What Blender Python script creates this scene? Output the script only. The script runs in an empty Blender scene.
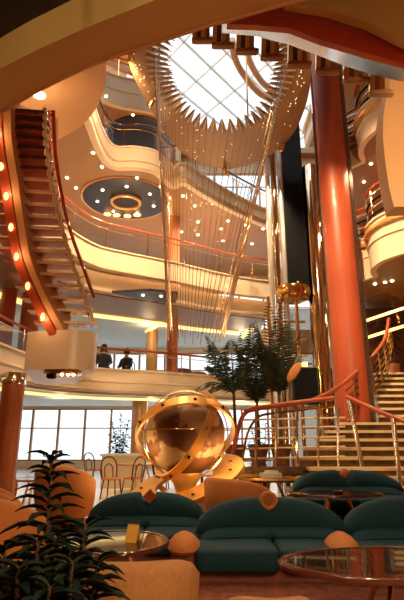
import bpy, bmesh, math, random
from mathutils import Vector, Matrix
random.seed(7)
PI = math.pi
sc = bpy.context.scene
COL = sc.collection

# ------------------------------------------------------------------ camera model
FPX, TH = 474.0, math.atan(135 / 474)
CS, SN = math.cos(TH), math.sin(TH)
EYE = 1.45
def ray(px, py):
    u, v = (px - 202) / FPX, (300 - py) / FPX
    return Vector((u, CS - v * SN, SN + v * CS))
def atY(px, py, Y):
    d = ray(px, py); p = d * (Y / d.y); p.z += EYE; return p
def atZ(px, py, z):
    d = ray(px, py); p = d * ((z - EYE) / d.z); p.z += EYE; return p
cam = bpy.data.cameras.new('camera'); camo = bpy.data.objects.new('camera', cam); COL.objects.link(camo)
camo.location = (0, 0, EYE); camo.rotation_euler = (PI / 2 + TH, 0, 0)
cam.sensor_fit = 'VERTICAL'; cam.sensor_height = 36; cam.lens = FPX / 600 * 36; cam.clip_start = 0.05
sc.camera = camo

# ------------------------------------------------------------------ materials
def mat(name, col, rough=0.5, metal=0.0, emit=0.0, ecol=None, var=0.0, vscale=6.0, stretch=(1, 1, 1), bump=0.0, coat=0.0, alpha=None, spec=0.5):
    m = bpy.data.materials.new(name); m.use_nodes = True
    nt = m.node_tree; N = nt.nodes; L = nt.links
    b = N['Principled BSDF']
    b.inputs['Base Color'].default_value = (*col, 1); b.inputs['Roughness'].default_value = rough
    b.inputs['Metallic'].default_value = metal; b.inputs['Coat Weight'].default_value = coat
    b.inputs['Specular IOR Level'].default_value = spec
    if emit:
        b.inputs['Emission Color'].default_value = (*(ecol or col), 1); b.inputs['Emission Strength'].default_value = emit
    tc = N.new('ShaderNodeTexCoord'); mp = N.new('ShaderNodeMapping'); mp.inputs['Scale'].default_value = stretch
    ns = N.new('ShaderNodeTexNoise'); ns.inputs['Scale'].default_value = vscale; ns.inputs['Detail'].default_value = 4
    L.new(tc.outputs['Object'], mp.inputs[0]); L.new(mp.outputs[0], ns.inputs['Vector'])
    if var:
        r = N.new('ShaderNodeValToRGB')
        r.color_ramp.elements[0].position = 0.3; r.color_ramp.elements[1].position = 0.7
        r.color_ramp.elements[0].color = (*[c * (1 - var) for c in col], 1)
        r.color_ramp.elements[1].color = (*[min(1, c * (1 + var * .6)) for c in col], 1)
        L.new(ns.outputs['Fac'], r.inputs[0]); L.new(r.outputs[0], b.inputs['Base Color'])
    if bump:
        bp = N.new('ShaderNodeBump'); bp.inputs['Strength'].default_value = bump; bp.inputs['Distance'].default_value = .02
        L.new(ns.outputs['Fac'], bp.inputs['Height']); L.new(bp.outputs[0], b.inputs['Normal'])
    return m
def glass(name, tint, gloss=0.12):
    m = bpy.data.materials.new(name); m.use_nodes = True
    nt = m.node_tree; nt.nodes.clear()
    o = nt.nodes.new('ShaderNodeOutputMaterial'); mx = nt.nodes.new('ShaderNodeMixShader')
    t = nt.nodes.new('ShaderNodeBsdfTransparent'); g = nt.nodes.new('ShaderNodeBsdfGlossy')
    t.inputs[0].default_value = (*tint, 1); g.inputs['Roughness'].default_value = .02
    fr = nt.nodes.new('ShaderNodeLayerWeight'); pw = nt.nodes.new('ShaderNodeMath'); pw.operation = 'POWER'; pw.inputs[1].default_value = 4
    ma = nt.nodes.new('ShaderNodeMath'); ma.operation = 'MULTIPLY_ADD'; ma.inputs[1].default_value = .7; ma.inputs[2].default_value = .03
    nt.links.new(fr.outputs['Facing'], pw.inputs[0]); nt.links.new(pw.outputs[0], ma.inputs[0]); nt.links.new(ma.outputs[0], mx.inputs[0]); nt.links.new(t.outputs[0], mx.inputs[1]); nt.links.new(g.outputs[0], mx.inputs[2])
    nt.links.new(mx.outputs[0], o.inputs[0])
    return m
M = dict(
    cream=mat('cream_laminate', (.80, .62, .42), .38, var=.05, vscale=1.5),
    amber=mat('amber_soffit', (.31, .155, .055), .45, var=.1, vscale=.8),
    tan=mat('tan_plaster', (.64, .34, .15), .5, var=.06, vscale=1.2),
    gold_paint=mat('gold_paint', (.66, .47, .17), .45, var=.06, vscale=1.5),
    soffit_brown=mat('brown_plaster', (.40, .19, .07), .5, var=.06),
    wood=mat('warm_veneer', (.50, .27, .12), .3, var=.2, vscale=3, stretch=(1, 1, .15)),
    orange=mat('copper_orange_lacquer', (.46, .085, .03), .42, var=.14, vscale=2, stretch=(3, 3, .3), coat=.12),
    copper=mat('copper_cladding', (.55, .17, .055), .4, var=.14, vscale=2, stretch=(3, 3, .3), coat=.15),
    satin=mat('satin_steel', (.88, .85, .80), .25, .6),
    red=mat('red_lacquer', (.55, .07, .025), .15, var=.08, coat=.5),
    redwood=mat('red_mahogany', (.42, .08, .03), .25, var=.2, vscale=8, coat=.3),
    darkwood=mat('dark_mahogany', (.10, .025, .015), .15, var=.3, vscale=8, coat=.6),
    brass=mat('polished_brass', (.86, .56, .22), .16, 1.0, var=.1, vscale=4),
    gold=mat('brushed_gold', (.95, .50, .14), .33, .6, var=.12, vscale=7),
    chrome=mat('chrome', (.95, .94, .92), .16, 1.0),
    chromebrass=mat('warm_chrome', (.80, .64, .42), .09, 1.0, bump=.25, vscale=2.2, stretch=(1.5, 1.5, .5)),
    trim=mat('studded_steel', (.35, .28, .22), .3, .9, var=.6, vscale=30),
    black=mat('black_panel', (.004, .004, .005), .6, spec=.15),
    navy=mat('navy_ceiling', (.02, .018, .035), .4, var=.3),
    grey=mat('perforated_grey', (.60, .60, .58), .5, var=.08, vscale=40),
    whitepaint=mat('white_paint', (.8, .8, .78), .5),
    white=mat('white_marble', (.82, .78, .72), .25, var=.12, vscale=3),
    teal=mat('teal_upholstery', (.010, .048, .072), .8, var=.25, vscale=60, bump=.25, spec=.25),
    peach=mat('peach_upholstery', (.60, .23, .07), .75, var=.12, vscale=40, bump=.15, spec=.25),
    sand=mat('sand_upholstery', (.33, .15, .055), .75, var=.12, vscale=40, bump=.15, spec=.25),
    plum=mat('plum_fabric', (.22, .075, .055), .8, var=.15, vscale=40),
    carpet=mat('russet_carpet', (.22, .055, .025), .9, var=.5, vscale=9, bump=.2),
    glasstop=mat('smoked_glass_top', (.02, .014, .012), .04, var=.5, vscale=9, spec=.4),
    leaf=mat('dark_leaf', (.006, .014, .007), .75, var=.5, vscale=8, spec=.15),
    palmleaf=mat('palm_leaf', (.02, .035, .016), .45, var=.5, vscale=6),
    bark=mat('palm_bark', (.12, .07, .035), .8, var=.4, vscale=20),
    clay=mat('terracotta', (.42, .17, .08), .7, var=.15),
    soil=mat('soil', (.05, .03, .02), .9),
    tread=mat('cream_tread', (.78, .60, .36), .3, var=.1),
    riser=mat('dark_brass_riser', (.30, .19, .08), .22, .8, var=.4, vscale=6),
    strand=mat('nickel_wire', (.80, .58, .36), .25, .9),
    lamp=mat('lamp_glow', (1, .8, .5), .4, emit=18, ecol=(1, .78, .45)),
    cove=mat('cove_glow', (1, .85, .5), .4, emit=1.7, ecol=(1, .64, .20)),
    skyglow=mat('sky_glow_pane', (.8, .85, .9), .4, emit=.75, ecol=(.85, .94, 1)),  # glow imitates daylight in the pane; no opening behind it
    amberlamp=mat('amber_glow', (1, .4, .1), .4, emit=5, ecol=(1, .42, .12)),
    paper=mat('white_paper', (.85, .83, .78), .6),
    yellow=mat('yellow_card', (.85, .50, .08), .6),
    skin=mat('skin', (.5, .28, .18), .6), hair=mat('dark_hair', (.03, .018, .012), .5),
    blue=mat('navy_cloth', (.03, .06, .13), .8, var=.2), dkcloth=mat('black_cloth', (.02, .02, .025), .8),
    pane=glass('clear_glass', (.95, .97, .97)), smoke=glass('smoked_glass', (.55, .50, .45)),
    spark=mat('spark_glow', (1, .9, .7), .4, emit=5, ecol=(1, .85, .6)),
)
# bronze globe with landmasses
gm = mat('engraved_bronze', (.28, .12, .045), .6, .2, spec=.25, bump=.3, vscale=9); M['globe'] = gm
_n = gm.node_tree; _t = _n.nodes.new('ShaderNodeTexCoord'); _k = _n.nodes.new('ShaderNodeTexNoise'); _k.inputs['Scale'].default_value = 1.9; _k.inputs['Detail'].default_value = 6
_r = _n.nodes.new('ShaderNodeValToRGB'); _r.color_ramp.interpolation = 'LINEAR'
_r.color_ramp.elements[0].position = .52; _r.color_ramp.elements[0].color = (.15, .058, .022, 1)
_r.color_ramp.elements[1].position = .56; _r.color_ramp.elements[1].color = (.46, .30, .16, 1)
_n.links.new(_t.outputs['Object'], _k.inputs['Vector']); _n.links.new(_k.outputs['Fac'], _r.inputs[0])
_n.links.new(_r.outputs[0], _n.nodes['Principled BSDF'].inputs['Base Color'])

# ------------------------------------------------------------------ mesh helper
class MB:
    def __init__(s): s.v = []; s.f = []
    def add(s, vs, fs):
        n = len(s.v); s.v += [tuple(p) for p in vs]; s.f += [tuple(i + n for i in f) for f in fs]; return s
    def box(s, c, d, rz=0, m=None):
        R = m or Matrix.Rotation(rz, 3, 'Z'); c = Vector(c)
        vs = [c + R @ Vector((x * d[0] / 2, y * d[1] / 2, z * d[2] / 2)) for z in (-1, 1) for y in (-1, 1) for x in (-1, 1)]
        return s.add(vs, [(0, 2, 3, 1), (4, 5, 7, 6), (0, 1, 5, 4), (2, 6, 7, 3), (0, 4, 6, 2), (1, 3, 7, 5)])
    def bar(s, a, b, w, h, up=(0, 0, 1)):
        a, b = Vector(a), Vector(b); t = (b - a); l = t.length; t.normalize(); up = Vector(up)
        x = t.cross(up); x = x.normalized() if x.length > 1e-4 else Vector((1, 0, 0)); z = x.cross(t)
        R = Matrix((x, t, z)).transposed()
        return s.box((a + b) / 2, (w, l, h), m=R)
    def tube(s, pts, r, n=8, closed=False, flat=1.0):
        pts = [Vector(p) for p in pts]; k = len(pts); vs = []; fs = []; ref = None
        rr = r if isinstance(r, (list, tuple)) else [r] * k
        for i, p in enumerate(pts):
            a = pts[(i - 1) % k] if (closed or i > 0) else p; b = pts[(i + 1) % k] if (closed or i < k - 1) else p
            t = (b - a).normalized()
            if ref is None:
                ref = t.cross(Vector((0, 0, 1))); ref = ref if ref.length > .05 else t.cross(Vector((1, 0, 0)))
            x = (ref - t * ref.dot(t)).normalized(); ref = x; y = t.cross(x)
            for j in range(n):
                an = 2 * PI * j / n; vs.append(p + (x * math.cos(an) + y * math.sin(an) * flat) * rr[i])
        for i in range(k if closed else k - 1):
            for j in range(n):
                a, b = i * n + j, i * n + (j + 1) % n; c, d = ((i + 1) % k) * n + (j + 1) % n, ((i + 1) % k) * n + j
                fs.append((a, b, c, d))
        if not closed: fs += [tuple(range(n - 1, -1, -1)), tuple(range((k - 1) * n, k * n))]
        return s.add(vs, fs)
    def lathe(s, prof, c=(0, 0, 0), n=24, m=None, sx=1, sy=1):
        R = m or Matrix.Identity(3); c = Vector(c); vs = []; fs = []; k = len(prof)
        for r, z in prof:
            for j in range(n):
                a = 2 * PI * j / n; vs.append(c + R @ Vector((r * math.cos(a) * sx, r * math.sin(a) * sy, z)))
        for i in range(k - 1):
            for j in range(n): fs.append((i * n + j, i * n + (j + 1) % n, (i + 1) * n + (j + 1) % n, (i + 1) * n + j))
        fs += [tuple(range(n - 1, -1, -1)), tuple(range((k - 1) * n, k * n))]
        return s.add(vs, fs)
    def prism(s, poly, z0, z1):
        n = len(poly); vs = [(p[0], p[1], z0) for p in poly] + [(p[0], p[1], z1) for p in poly]
        return s.add(vs, [tuple(range(n - 1, -1, -1)), tuple(range(n, 2 * n))] + [(i, (i + 1) % n, n + (i + 1) % n, n + i) for i in range(n)])
    def extrude(s, pts, d):
        n = len(pts); d = Vector(d); pts = [Vector(p) for p in pts]
        return s.add(pts + [p + d for p in pts], [tuple(range(n)), tuple(range(2 * n - 1, n - 1, -1))] + [(i, n + i, n + (i + 1) % n, (i + 1) % n) for i in range(n)])
    def sweep(s, path, prof, closed=False):
        """prof: list of (outward offset, z) loop, swept along plan path; outward = toward -Y for a path running +X"""
        k = len(path); n = len(prof); vs = []; fs = []
        for i, p in enumerate(path):
            a = path[(i - 1) % k] if (closed or i > 0) else p; b = path[(i + 1) % k] if (closed or i < k - 1) else p
            tx, ty = b[0] - a[0], b[1] - a[1]; l = math.hypot(tx, ty) or 1; nx, ny = ty / l, -tx / l
            dz = p[2] if len(p) > 2 else 0
            for o, z in prof: vs.append((p[0] + nx * o, p[1] + ny * o, z + dz))
        for i in range(k if closed else k - 1):
            for j in range(n):
                a, b = i * n + j, i * n + (j + 1) % n; i2 = (i + 1) % k
                fs.append((a, i2 * n + j, i2 * n + (j + 1) % n, b))
        if not closed: fs += [tuple(range(n)), tuple(range(k * n - 1, (k - 1) * n - 1, -1))]
        return s.add(vs, fs)
    def sup(s, c, d, e1=.35, e2=.35, m=None, nu=24, nv=14):
        R = m or Matrix.Identity(3); c = Vector(c); vs = []; fs = []
        pw = lambda x, e: math.copysign(abs(x) ** e, x)
        for i in range(nv + 1):
            ph = -PI / 2 + PI * i / nv
            for j in range(nu):
                th = 2 * PI * j / nu; cp = pw(math.cos(ph), e1)
                vs.append(c + R @ Vector((d[0] / 2 * cp * pw(math.cos(th), e2), d[1] / 2 * cp * pw(math.sin(th), e2), d[2] / 2 * pw(math.sin(ph), e1))))
        for i in range(nv):
            for j in range(nu): fs.append((i * nu + j, i * nu + (j + 1) % nu, (i + 1) * nu + (j + 1) % nu, (i + 1) * nu + j))
        return s.add(vs, fs)
    def build(s, name, m, parent=None, angle=40, loc=None):
        me = bpy.data.meshes.new(name)
        off = Vector(loc) if loc is not None else Vector((0, 0, 0))
        me.from_pydata([Vector(v) - off for v in s.v], [], s.f)
        bm = bmesh.new(); bm.from_mesh(me)
        bmesh.ops.remove_doubles(bm, verts=bm.verts, dist=1e-5)
        bmesh.ops.recalc_face_normals(bm, faces=bm.faces); bm.to_mesh(me); bm.free()
        me.polygons.foreach_set('use_smooth', [True] * len(me.polygons)); me.set_sharp_from_angle(angle=math.radians(angle))
        me.materials.append(m if not isinstance(m, str) else M[m])
        o = bpy.data.objects.new(name, me); COL.objects.link(o); o.location = off
        if parent: o.parent = parent
        return o
def tag(o, label, cat, group=None, kind=None):
    o['label'] = label; o['category'] = cat
    if group: o['group'] = group
    if kind: o['kind'] = kind
    return o
def thing(name, label, cat, loc=(0, 0, 0), rz=0, group=None, kind=None):
    o = bpy.data.objects.new(name, None); COL.objects.link(o); o.location = loc; o.rotation_euler = (0, 0, rz); o.empty_display_size = .1
    return tag(o, label, cat, group, kind)
def struct(name, mb, m):
    o = mb.build(name, m); o['kind'] = 'structure'; return o
def dup(src, loc, rz=0, label=None, scale=None, group=None):
    r = src.copy(); COL.objects.link(r); r.location = loc; r.rotation_euler = (0, 0, rz)
    if scale: r.scale = (scale,) * 3
    if label: r['label'] = label
    if group: r['group'] = group
    for ch in list(src.children):
        c = ch.copy(); COL.objects.link(c); c.parent = r
        for g in list(ch.children):
            d = g.copy(); COL.objects.link(d); d.parent = c
    return r
def spline(pts, n=8, closed=False):
    P = [Vector(p) for p in pts]; k = len(P); out = []
    for i in range(k if closed else k - 1):
        if closed: a, b, c, d = P[(i - 1) % k], P[i], P[(i + 1) % k], P[(i + 2) % k]
        else:
            b, c = P[i], P[i + 1]; a = P[i - 1] if i else b * 2 - c; d = P[i + 2] if i + 2 < k else c * 2 - b
        for j in range(n):
            t = j / n
            out.append(.5 * ((2 * b) + (c - a) * t + (2 * a - 5 * b + 4 * c - d) * t * t + (3 * b - a - 3 * c + d) * t ** 3))
    if not closed: out.append(P[-1])
    return out
def light(kind, loc, energy, col=(1, .70, .38), size=.1, rot=None, spot=None, sizey=None):
    l = bpy.data.lights.new(kind.lower() + '_light', kind); l.energy = energy; l.color = col
    if kind == 'AREA':
        l.size = size
        if sizey: l.shape = 'RECTANGLE'; l.size_y = sizey
    elif kind == 'SUN': l.angle = .02
    else: l.shadow_soft_size = size
    if kind == 'SPOT': l.spot_size = spot or 2.4; l.spot_blend = .8
    o = bpy.data.objects.new(l.name, l); COL.objects.link(o); o.location = loc
    if rot: o.rotation_euler = rot
    return o

# ------------------------------------------------------------------ world
w = bpy.data.worlds.new('world'); sc.world = w; w.use_nodes = True
bg = w.node_tree.nodes['Background']; bg.inputs[0].default_value = (.86, .95, 1, 1); bg.inputs[1].default_value = 1.7
sc.view_settings.view_transform = 'Standard'; sc.view_settings.look = 'None'; sc.view_settings.gamma = 1
sc.view_settings.exposure = 0.0; sc.view_settings.use_curve_mapping = False
sc.cycles.use_denoising = True; sc.cycles.max_bounces = 8; sc.cycles.transparent_max_bounces = 24
sc.cycles.sample_clamp_indirect = 6
sc.cycles.caustics_reflective = False; sc.cycles.caustics_refractive = False

# ------------------------------------------------------------------ shell
YB = 22.0; XW = 10.0; ZR = 15.5
struct('floor', MB().box((0, 9.5, -.1), (2 * XW, 27, .2)), 'carpet')
# pale stone strip near the windows
struct('floor_stone', MB().prism([(-XW, 9.6), (-3.0, 8.4), (-1.2, 10.2), (2.5, 12.8), (4, 13.2), (XW, 13.2), (XW, YB), (-XW, YB)], 0, .012), 'white')
struct('wall_left', MB().box((-XW - .1, 9.5, ZR / 2), (.2, 27, ZR)), 'tan')
struct('wall_right', MB().box((XW + .1, 9.5, ZR / 2), (.2, 27, ZR)), 'tan')
struct('wall_back', MB().box((0, -4.1, ZR / 2), (2 * XW, .2, ZR)), 'tan')
# window wall: solid bands with glazed storeys between them
wf = MB()
for z0, z1 in ((0, .35), (2.6, 3.0), (5.15, 6.2), (8.1, 9.3), (11.4, 12.6), (14.6, ZR)): wf.box((0, YB + .1, (z0 + z1) / 2), (2 * XW, .2, z1 - z0))
struct('wall_front', wf, 'cream')
n = 0
for z0, z1 in ((.35, 2.6), (3.0, 5.15), (6.2, 8.1), (9.3, 11.4), (12.6, 14.6)):
    n += 1
    fr = MB(); x = -XW
    while x < XW + .01:
        fr.box((x, YB + .1, (z0 + z1) / 2), (.09, .14, z1 - z0)); x += 1.18
    fr.box((0, YB + .1, z0 + (z1 - z0) * .62), (2 * XW, .07, .05)); fr.box((0, YB + .1, z0 + .03), (2 * XW, .12, .06)); fr.box((0, YB + .1, z1 - .03), (2 * XW, .12, .06))
    root = struct('window_%d' % n, fr, 'wood' if n < 3 else 'tan')
    MB().box((0, YB + .1, (z0 + z1) / 2), (2 * XW, .012, z1 - z0)).build('pane', 'pane', root)
# roof with skylight
SX0, SX1, SY0, SY1 = -2.3, 7.5, 9.5, 21.5
rf = MB()
rf.box(((-XW + SX0) / 2, 9.5, ZR + .15), (SX0 + XW, 27, .3)); rf.box(((XW + SX1) / 2, 9.5, ZR + .15), (XW - SX1, 27, .3))
rf.box(((SX0 + SX1) / 2, (SY0 - 4) / 2, ZR + .15), (SX1 - SX0, SY0 + 4, .3)); rf.box(((SX0 + SX1) / 2, (SY1 + 23) / 2, ZR + .15), (SX1 - SX0, 23 - SY1, .3))
struct('ceiling', rf, 'amber')
sk = MB(); cx, cy = (SX0 + SX1) / 2, (SY0 + SY1) / 2
for k in range(-16, 17):  # diagonal glazing bars, two directions
    for sgn, wd in ((1, .05), (-1, .035)):
        step = 1.5 if sgn == 1 else 2.6
        pts = []
        for t in [i * .25 - 14 for i in range(113)]:
            X = cx + t * .62 * sgn + k * step * .8; Y = cy + t * .78
            if SX0 <= X <= SX1 and SY0 <= Y <= SY1: pts.append((X, Y))
        if len(pts) > 2: sk.bar((*pts[0], ZR + .1), (*pts[-1], ZR + .1), wd, .12)
for pts in (((232, 40), (235, 58), (243, 74), (258, 92), (272, 100)), ((245, 40), (250, 62), (262, 82), (275, 92))):
    ar = struct('trim_roof_arc', MB().tube(spline([atZ(a, b, ZR - .35) for a, b in pts], 6), .13, 8), 'tan')
skr = struct('window_6', sk, 'whitepaint')
MB().box((cx, cy, ZR + .2), (SX1 - SX0, SY1 - SY0, .015)).build('pane', 'pane', skr)

# ------------------------------------------------------------------ galleries
def px_path(pts, z, n=6): return [(p.x, p.y) for p in spline([atZ(a, b, z) for a, b in pts], n)]
def fascia_profile(zb, zt, th=.14):
    h = zt - zb; m = zb + h * .52
    return [(-th, zb), (0, zb), (0, m - .03), (.03, m - .02), (.03, m + .01), (.0, m + .02), (0, zt - .06), (.04, zt - .05), (.04, zt), (-th, zt)]
def slab(name, path, zb, zt, backpts, m):
    return struct(name, MB().prism(list(path) + backpts, zb, zt), m)
def offset(path, d):
    out = []; k = len(path)
    for i, p in enumerate(path):
        a, b = path[max(i - 1, 0)], path[min(i + 1, k - 1)]; tx, ty = b[0] - a[0], b[1] - a[1]; l = math.hypot(tx, ty) or 1
        out.append((p[0] + ty / l * d, p[1] - tx / l * d))
    return out
def resample(path, step):
    out = [path[0]]; acc = 0
    for a, b in zip(path, path[1:]):
        l = math.hypot(b[0] - a[0], b[1] - a[1]); pos = 0
        while acc + (l - pos) >= step:
            pos += step - acc; acc = 0; t = pos / l; out.append((a[0] + (b[0] - a[0]) * t, a[1] + (b[1] - a[1]) * t))
        acc += l - pos
    return out
def railing(name, path, z, h, label, mrail='redwood', mpost='brass', step=1.3, pane=True):
    path = offset(path, -.07)
    t = thing(name, label, 'railing', (path[len(path) // 2][0], path[len(path) // 2][1], z))
    inv = -t.location
    def put(mb, nm, m):
        o = mb.build(nm, m); o.parent = t; o.location = inv; return o
    put(MB().tube([(p[0], p[1], z + h) for p in path], .035, 8), 'handrail', mrail)
    put(MB().tube([(p[0], p[1], z + h * .78) for p in path], .014, 6), 'mid_rail', mpost)
    for p in resample(path, step):
        put(MB().tube([(p[0], p[1], z), (p[0], p[1], z + h - .03)], .018, 6), 'post', mpost)
    if pane: put(MB().sweep(path, [(-.006, z + .04), (.006, z + .04), (.006, z + h * .74), (-.006, z + h * .74)]), 'glass_pane', 'pane')
    return t

# first gallery
g1 = px_path([(-70, 352), (0, 374), (50, 385), (100, 390), (150, 392), (200, 394.5), (240, 396.5), (285, 398), (315, 398.5)], 2.75)
g1 = [(-XW, g1[0][1] - 1.0)] + g1
struct('wall_gallery_low', MB().sweep(g1, [(-.12, 2.75), (0, 2.75), (0, 2.98), (.03, 3.0), (.03, 3.04), (0, 3.06), (0, 3.36), (.05, 3.37), (.05, 3.42), (-.12, 3.42)]), 'cream')
struct('trim_gallery_low', MB().sweep(offset(g1, -.3), [(-.15, 2.64), (0, 2.64), (0, 2.75), (-.15, 2.75)]), 'wood')
slab('ceiling_lounge', offset(g1, -.12), 2.7, 2.95, [(g1[-1][0], YB - .05), (-XW, YB - .05)], 'grey')
railing('gallery_railing', g1[3:], 3.42, .62, 'orange wood handrail above the lowest cream balcony by bright windows', 'orange', 'chrome', 1.5)
# second gallery
g2 = px_path([(-40, 150), (0, 185), (35, 208), (60, 222), (80, 236), (100, 246), (125, 252), (150, 257), (175, 262), (200, 268), (236, 276), (272, 281)], 6.5)
g2 = [(-XW, g2[0][1] - .6)] + g2
struct('wall_gallery_middle', MB().sweep(g2, [(-.12, 5.85), (0, 5.85), (.05, 5.87), (.05, 5.93), (0, 5.95), (0, 6.45), (.04, 6.46), (.04, 6.5), (-.12, 6.5)]), 'cream')
struct('trim_gallery_middle', MB().sweep(offset(g2, -.35), [(-.2, 5.3), (0, 5.3), (.05, 5.33), (.05, 5.4), (0, 5.43), (0, 5.87), (-.2, 5.87)]), 'cream')
slab('ceiling_gallery_low', offset(g2, -.5), 5.35, 5.8, [(g2[-1][0], YB - .05), (-XW, YB - .05)], 'grey')
def soffit_band(path, d0, d1, z0, z1, nm, m):
    return struct(nm, MB().sweep(path, [(-d0, z0), (-d0, z1), (-d1, z1), (-d1, z0)]), m)
soffit_band(g2, .5, 2.6, 5.27, 5.36, 'trim_soffit_low', 'amber')
railing('gallery_railing', g2[1:], 6.5, .78, 'mahogany topped glass railing on the middle balcony beneath the dark round medallion', 'redwood', 'brass', 1.3)
# third gallery
g3 = px_path([(62, 60), (75, 92), (88, 118), (101, 152), (113, 167), (135, 168), (155, 172), (168, 182), (173, 187), (177, 185), (186, 184), (200, 193), (230, 210), (265, 226), (290, 234)], 8.9, 5)
struct('wall_gallery_high', MB().sweep(g3, [(-.15, 8.9), (0, 8.9), (.03, 8.91), (.03, 8.96), (0, 8.98), (0, 9.10), (.05, 9.12), (.05, 9.16), (0, 9.18), (0, 9.56), (.04, 9.57), (.04, 9.62), (-.15, 9.62)]), 'cream')
slab('ceiling_gallery_middle', offset(g3, -.15), 8.93, 9.25, [(g3[-1][0], YB - .05), (-XW, YB - .05), (-XW, g3[0][1])], 'amber')
railing('gallery_railing', g3[8:], 9.62, .8, 'glass railing with dark handrail on the upper balcony behind the hanging wires', 'darkwood', 'brass', 1.0)
# fourth gallery
g4 = px_path([(40, 60), (70, 84), (88, 95), (105, 102), (122, 107), (150, 112), (172, 119)], 12.1)
g4 = [(-XW, g4[0][1])] + g4
struct('wall_gallery_top', MB().sweep(g4, fascia_profile(12.1, 13.3)), 'cream')
slab('ceiling_gallery_high', offset(g4, -.14), 12.13, 12.5, [(g4[-1][0], YB - .05), (-XW, YB - .05)], 'amber')
railing('gallery_railing', g4[14:], 13.3, .8, 'short brass railing on the topmost cream balcony beside the round ceiling', 'brass', 'brass', .9)
struct('wall_gallery_corner', MB().prism([(-4.6, 14.8), (-.9, 17.6), (-1.05, 17.8), (-4.75, 15.0)], 12.5, 15.5), 'cream')
wa, wb_ = atY(126, 92, 15.75), atY(139, 92, 16.35); wc = (wa + wb_) / 2; wang = math.atan2(2.8, 3.7)
wn = struct('window_7', MB().box((wc.x, wc.y, wc.z + .75), (.62, .08, .08), rz=wang).box((wc.x, wc.y, wc.z - .5), (.7, .1, .08), rz=wang).box((wc.x, wc.y, wc.z + .1), (.04, .07, 1.2), rz=wang), 'brass')
MB().box((wc.x, wc.y, wc.z + .1), (.58, .04, 1.2), rz=wang).build('pane', 'skyglow', wn)

# stacked balconies on the far side (tower of drums)
def arc(cx, cy, r, a0, a1, n=28): return [(cx + r * math.cos(math.radians(a0 + (a1 - a0) * i / n)), cy + r * math.sin(math.radians(a0 + (a1 - a0) * i / n))) for i in range(n + 1)]
DX, DY, DR = 5.4, 10.9, 1.22
pth = [(3.97, 16.0), (3.97, 12.3)] + arc(DX, DY, DR, 140, 290, 30) + [(XW, 9.3)]
for lv, (zb, zt) in enumerate(((5.4, 6.55), (8.8, 9.75), (12.1, 13.0))):
    nm = ('low', 'middle', 'high')[lv]
    struct('wall_drum_' + nm, MB().sweep(pth, fascia_profile(zb, zt)), 'cream')
    slab('ceiling_drum_' + nm, offset(pth, -.1), zb + .03, zb + .3, [(XW, 16.0)], 'amber')
    o = MB().sweep(offset(pth, .03), [(0, zt - .30), (.05, zt - .28), (.05, zt - .20), (0, zt - .18)]).build('trim_drum_' + nm, 'gold'); o['kind'] = 'structure'
    if lv < 2:
        t = thing('balcony_railing', ('barred railing with red handrail on the lower rounded balcony beside the red column', 'barred railing on the upper rounded balcony beside the red column top')[lv], 'railing', (DX, DY - DR, zt))
        rp = offset(pth[1:], -.07)
        for q, hz in enumerate((.16, .34, .52, .70, .88)):
            o = MB().tube([(p[0], p[1], zt + hz) for p in rp], .035 if q == 4 else .03, 8).build('handrail' if q == 4 else 'rail_bar', ('red' if q == 4 else ('black', 'chrome')[q % 2])); o.parent = t; o.location = -t.location
        for p in resample(rp, .9):
            o = MB().tube([(p[0], p[1], zt), (p[0], p[1], zt + .88)], .018, 6).build('post', 'brass'); o.parent = t; o.location = -t.location
struct('wall_tower', MB().box((7.9, 16.2, 7.75), (4.2, .3, 15.5)), 'soffit_brown')
# far side first level: dark bar recess with brass trims
struct('wall_recess', MB().prism([(4.6, 14.6), (XW, 13.6), (XW, 13.9), (4.6, 14.9)], 2.9, 5.3), 'darkwood')
struct('floor_recess', MB().prism([(4.2, 13.75), (XW, 13.5), (XW, 16), (4.2, 16)], 2.6, 3.1), 'wood')
for k, (a, b) in enumerate((((362, 322), (404, 308)), ((366, 338), (404, 326)), ((392, 300), (399, 322)), ((362, 300), (380, 292)), ((380, 292), (404, 296)))):
    A, B = atY(*a, 13.3), atY(*b, 12.6)
    tag(MB().bar(A, B, .05, .07).build('strip_light' if k < 2 else 'brass_strip', 'cove' if k < 2 else 'brass'), ('long slanting glowing strip under the lower rounded balcony', 'second slanting glowing strip just above the staircase top', 'upright brass strip crossing the slanting one beside the palms', 'short brass strip under the flat balcony edge beside the red column', 'brass strip under the drum shaped balcony')[k], 'trim strip')

# landing soffit near the spiral stair, with its lamp
lp = [(p.x, p.y) for p in spline([atZ(a, b, 8.2) for a, b in ((108, 40), (106, 66), (104, 88), (95, 110), (80, 127), (58, 140))], 6)]
lp += [tuple(atZ(58, 118, 8.2))[:2], tuple(atZ(16, 104, 8.2))[:2], tuple(atZ(-30, 112, 8.2))[:2], tuple(atZ(-60, 60, 8.2))[:2], tuple(atZ(-20, 10, 8.2))[:2]]
struct('ceiling_landing', MB().prism(lp, 8.2, 8.9), 'tan')

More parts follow.
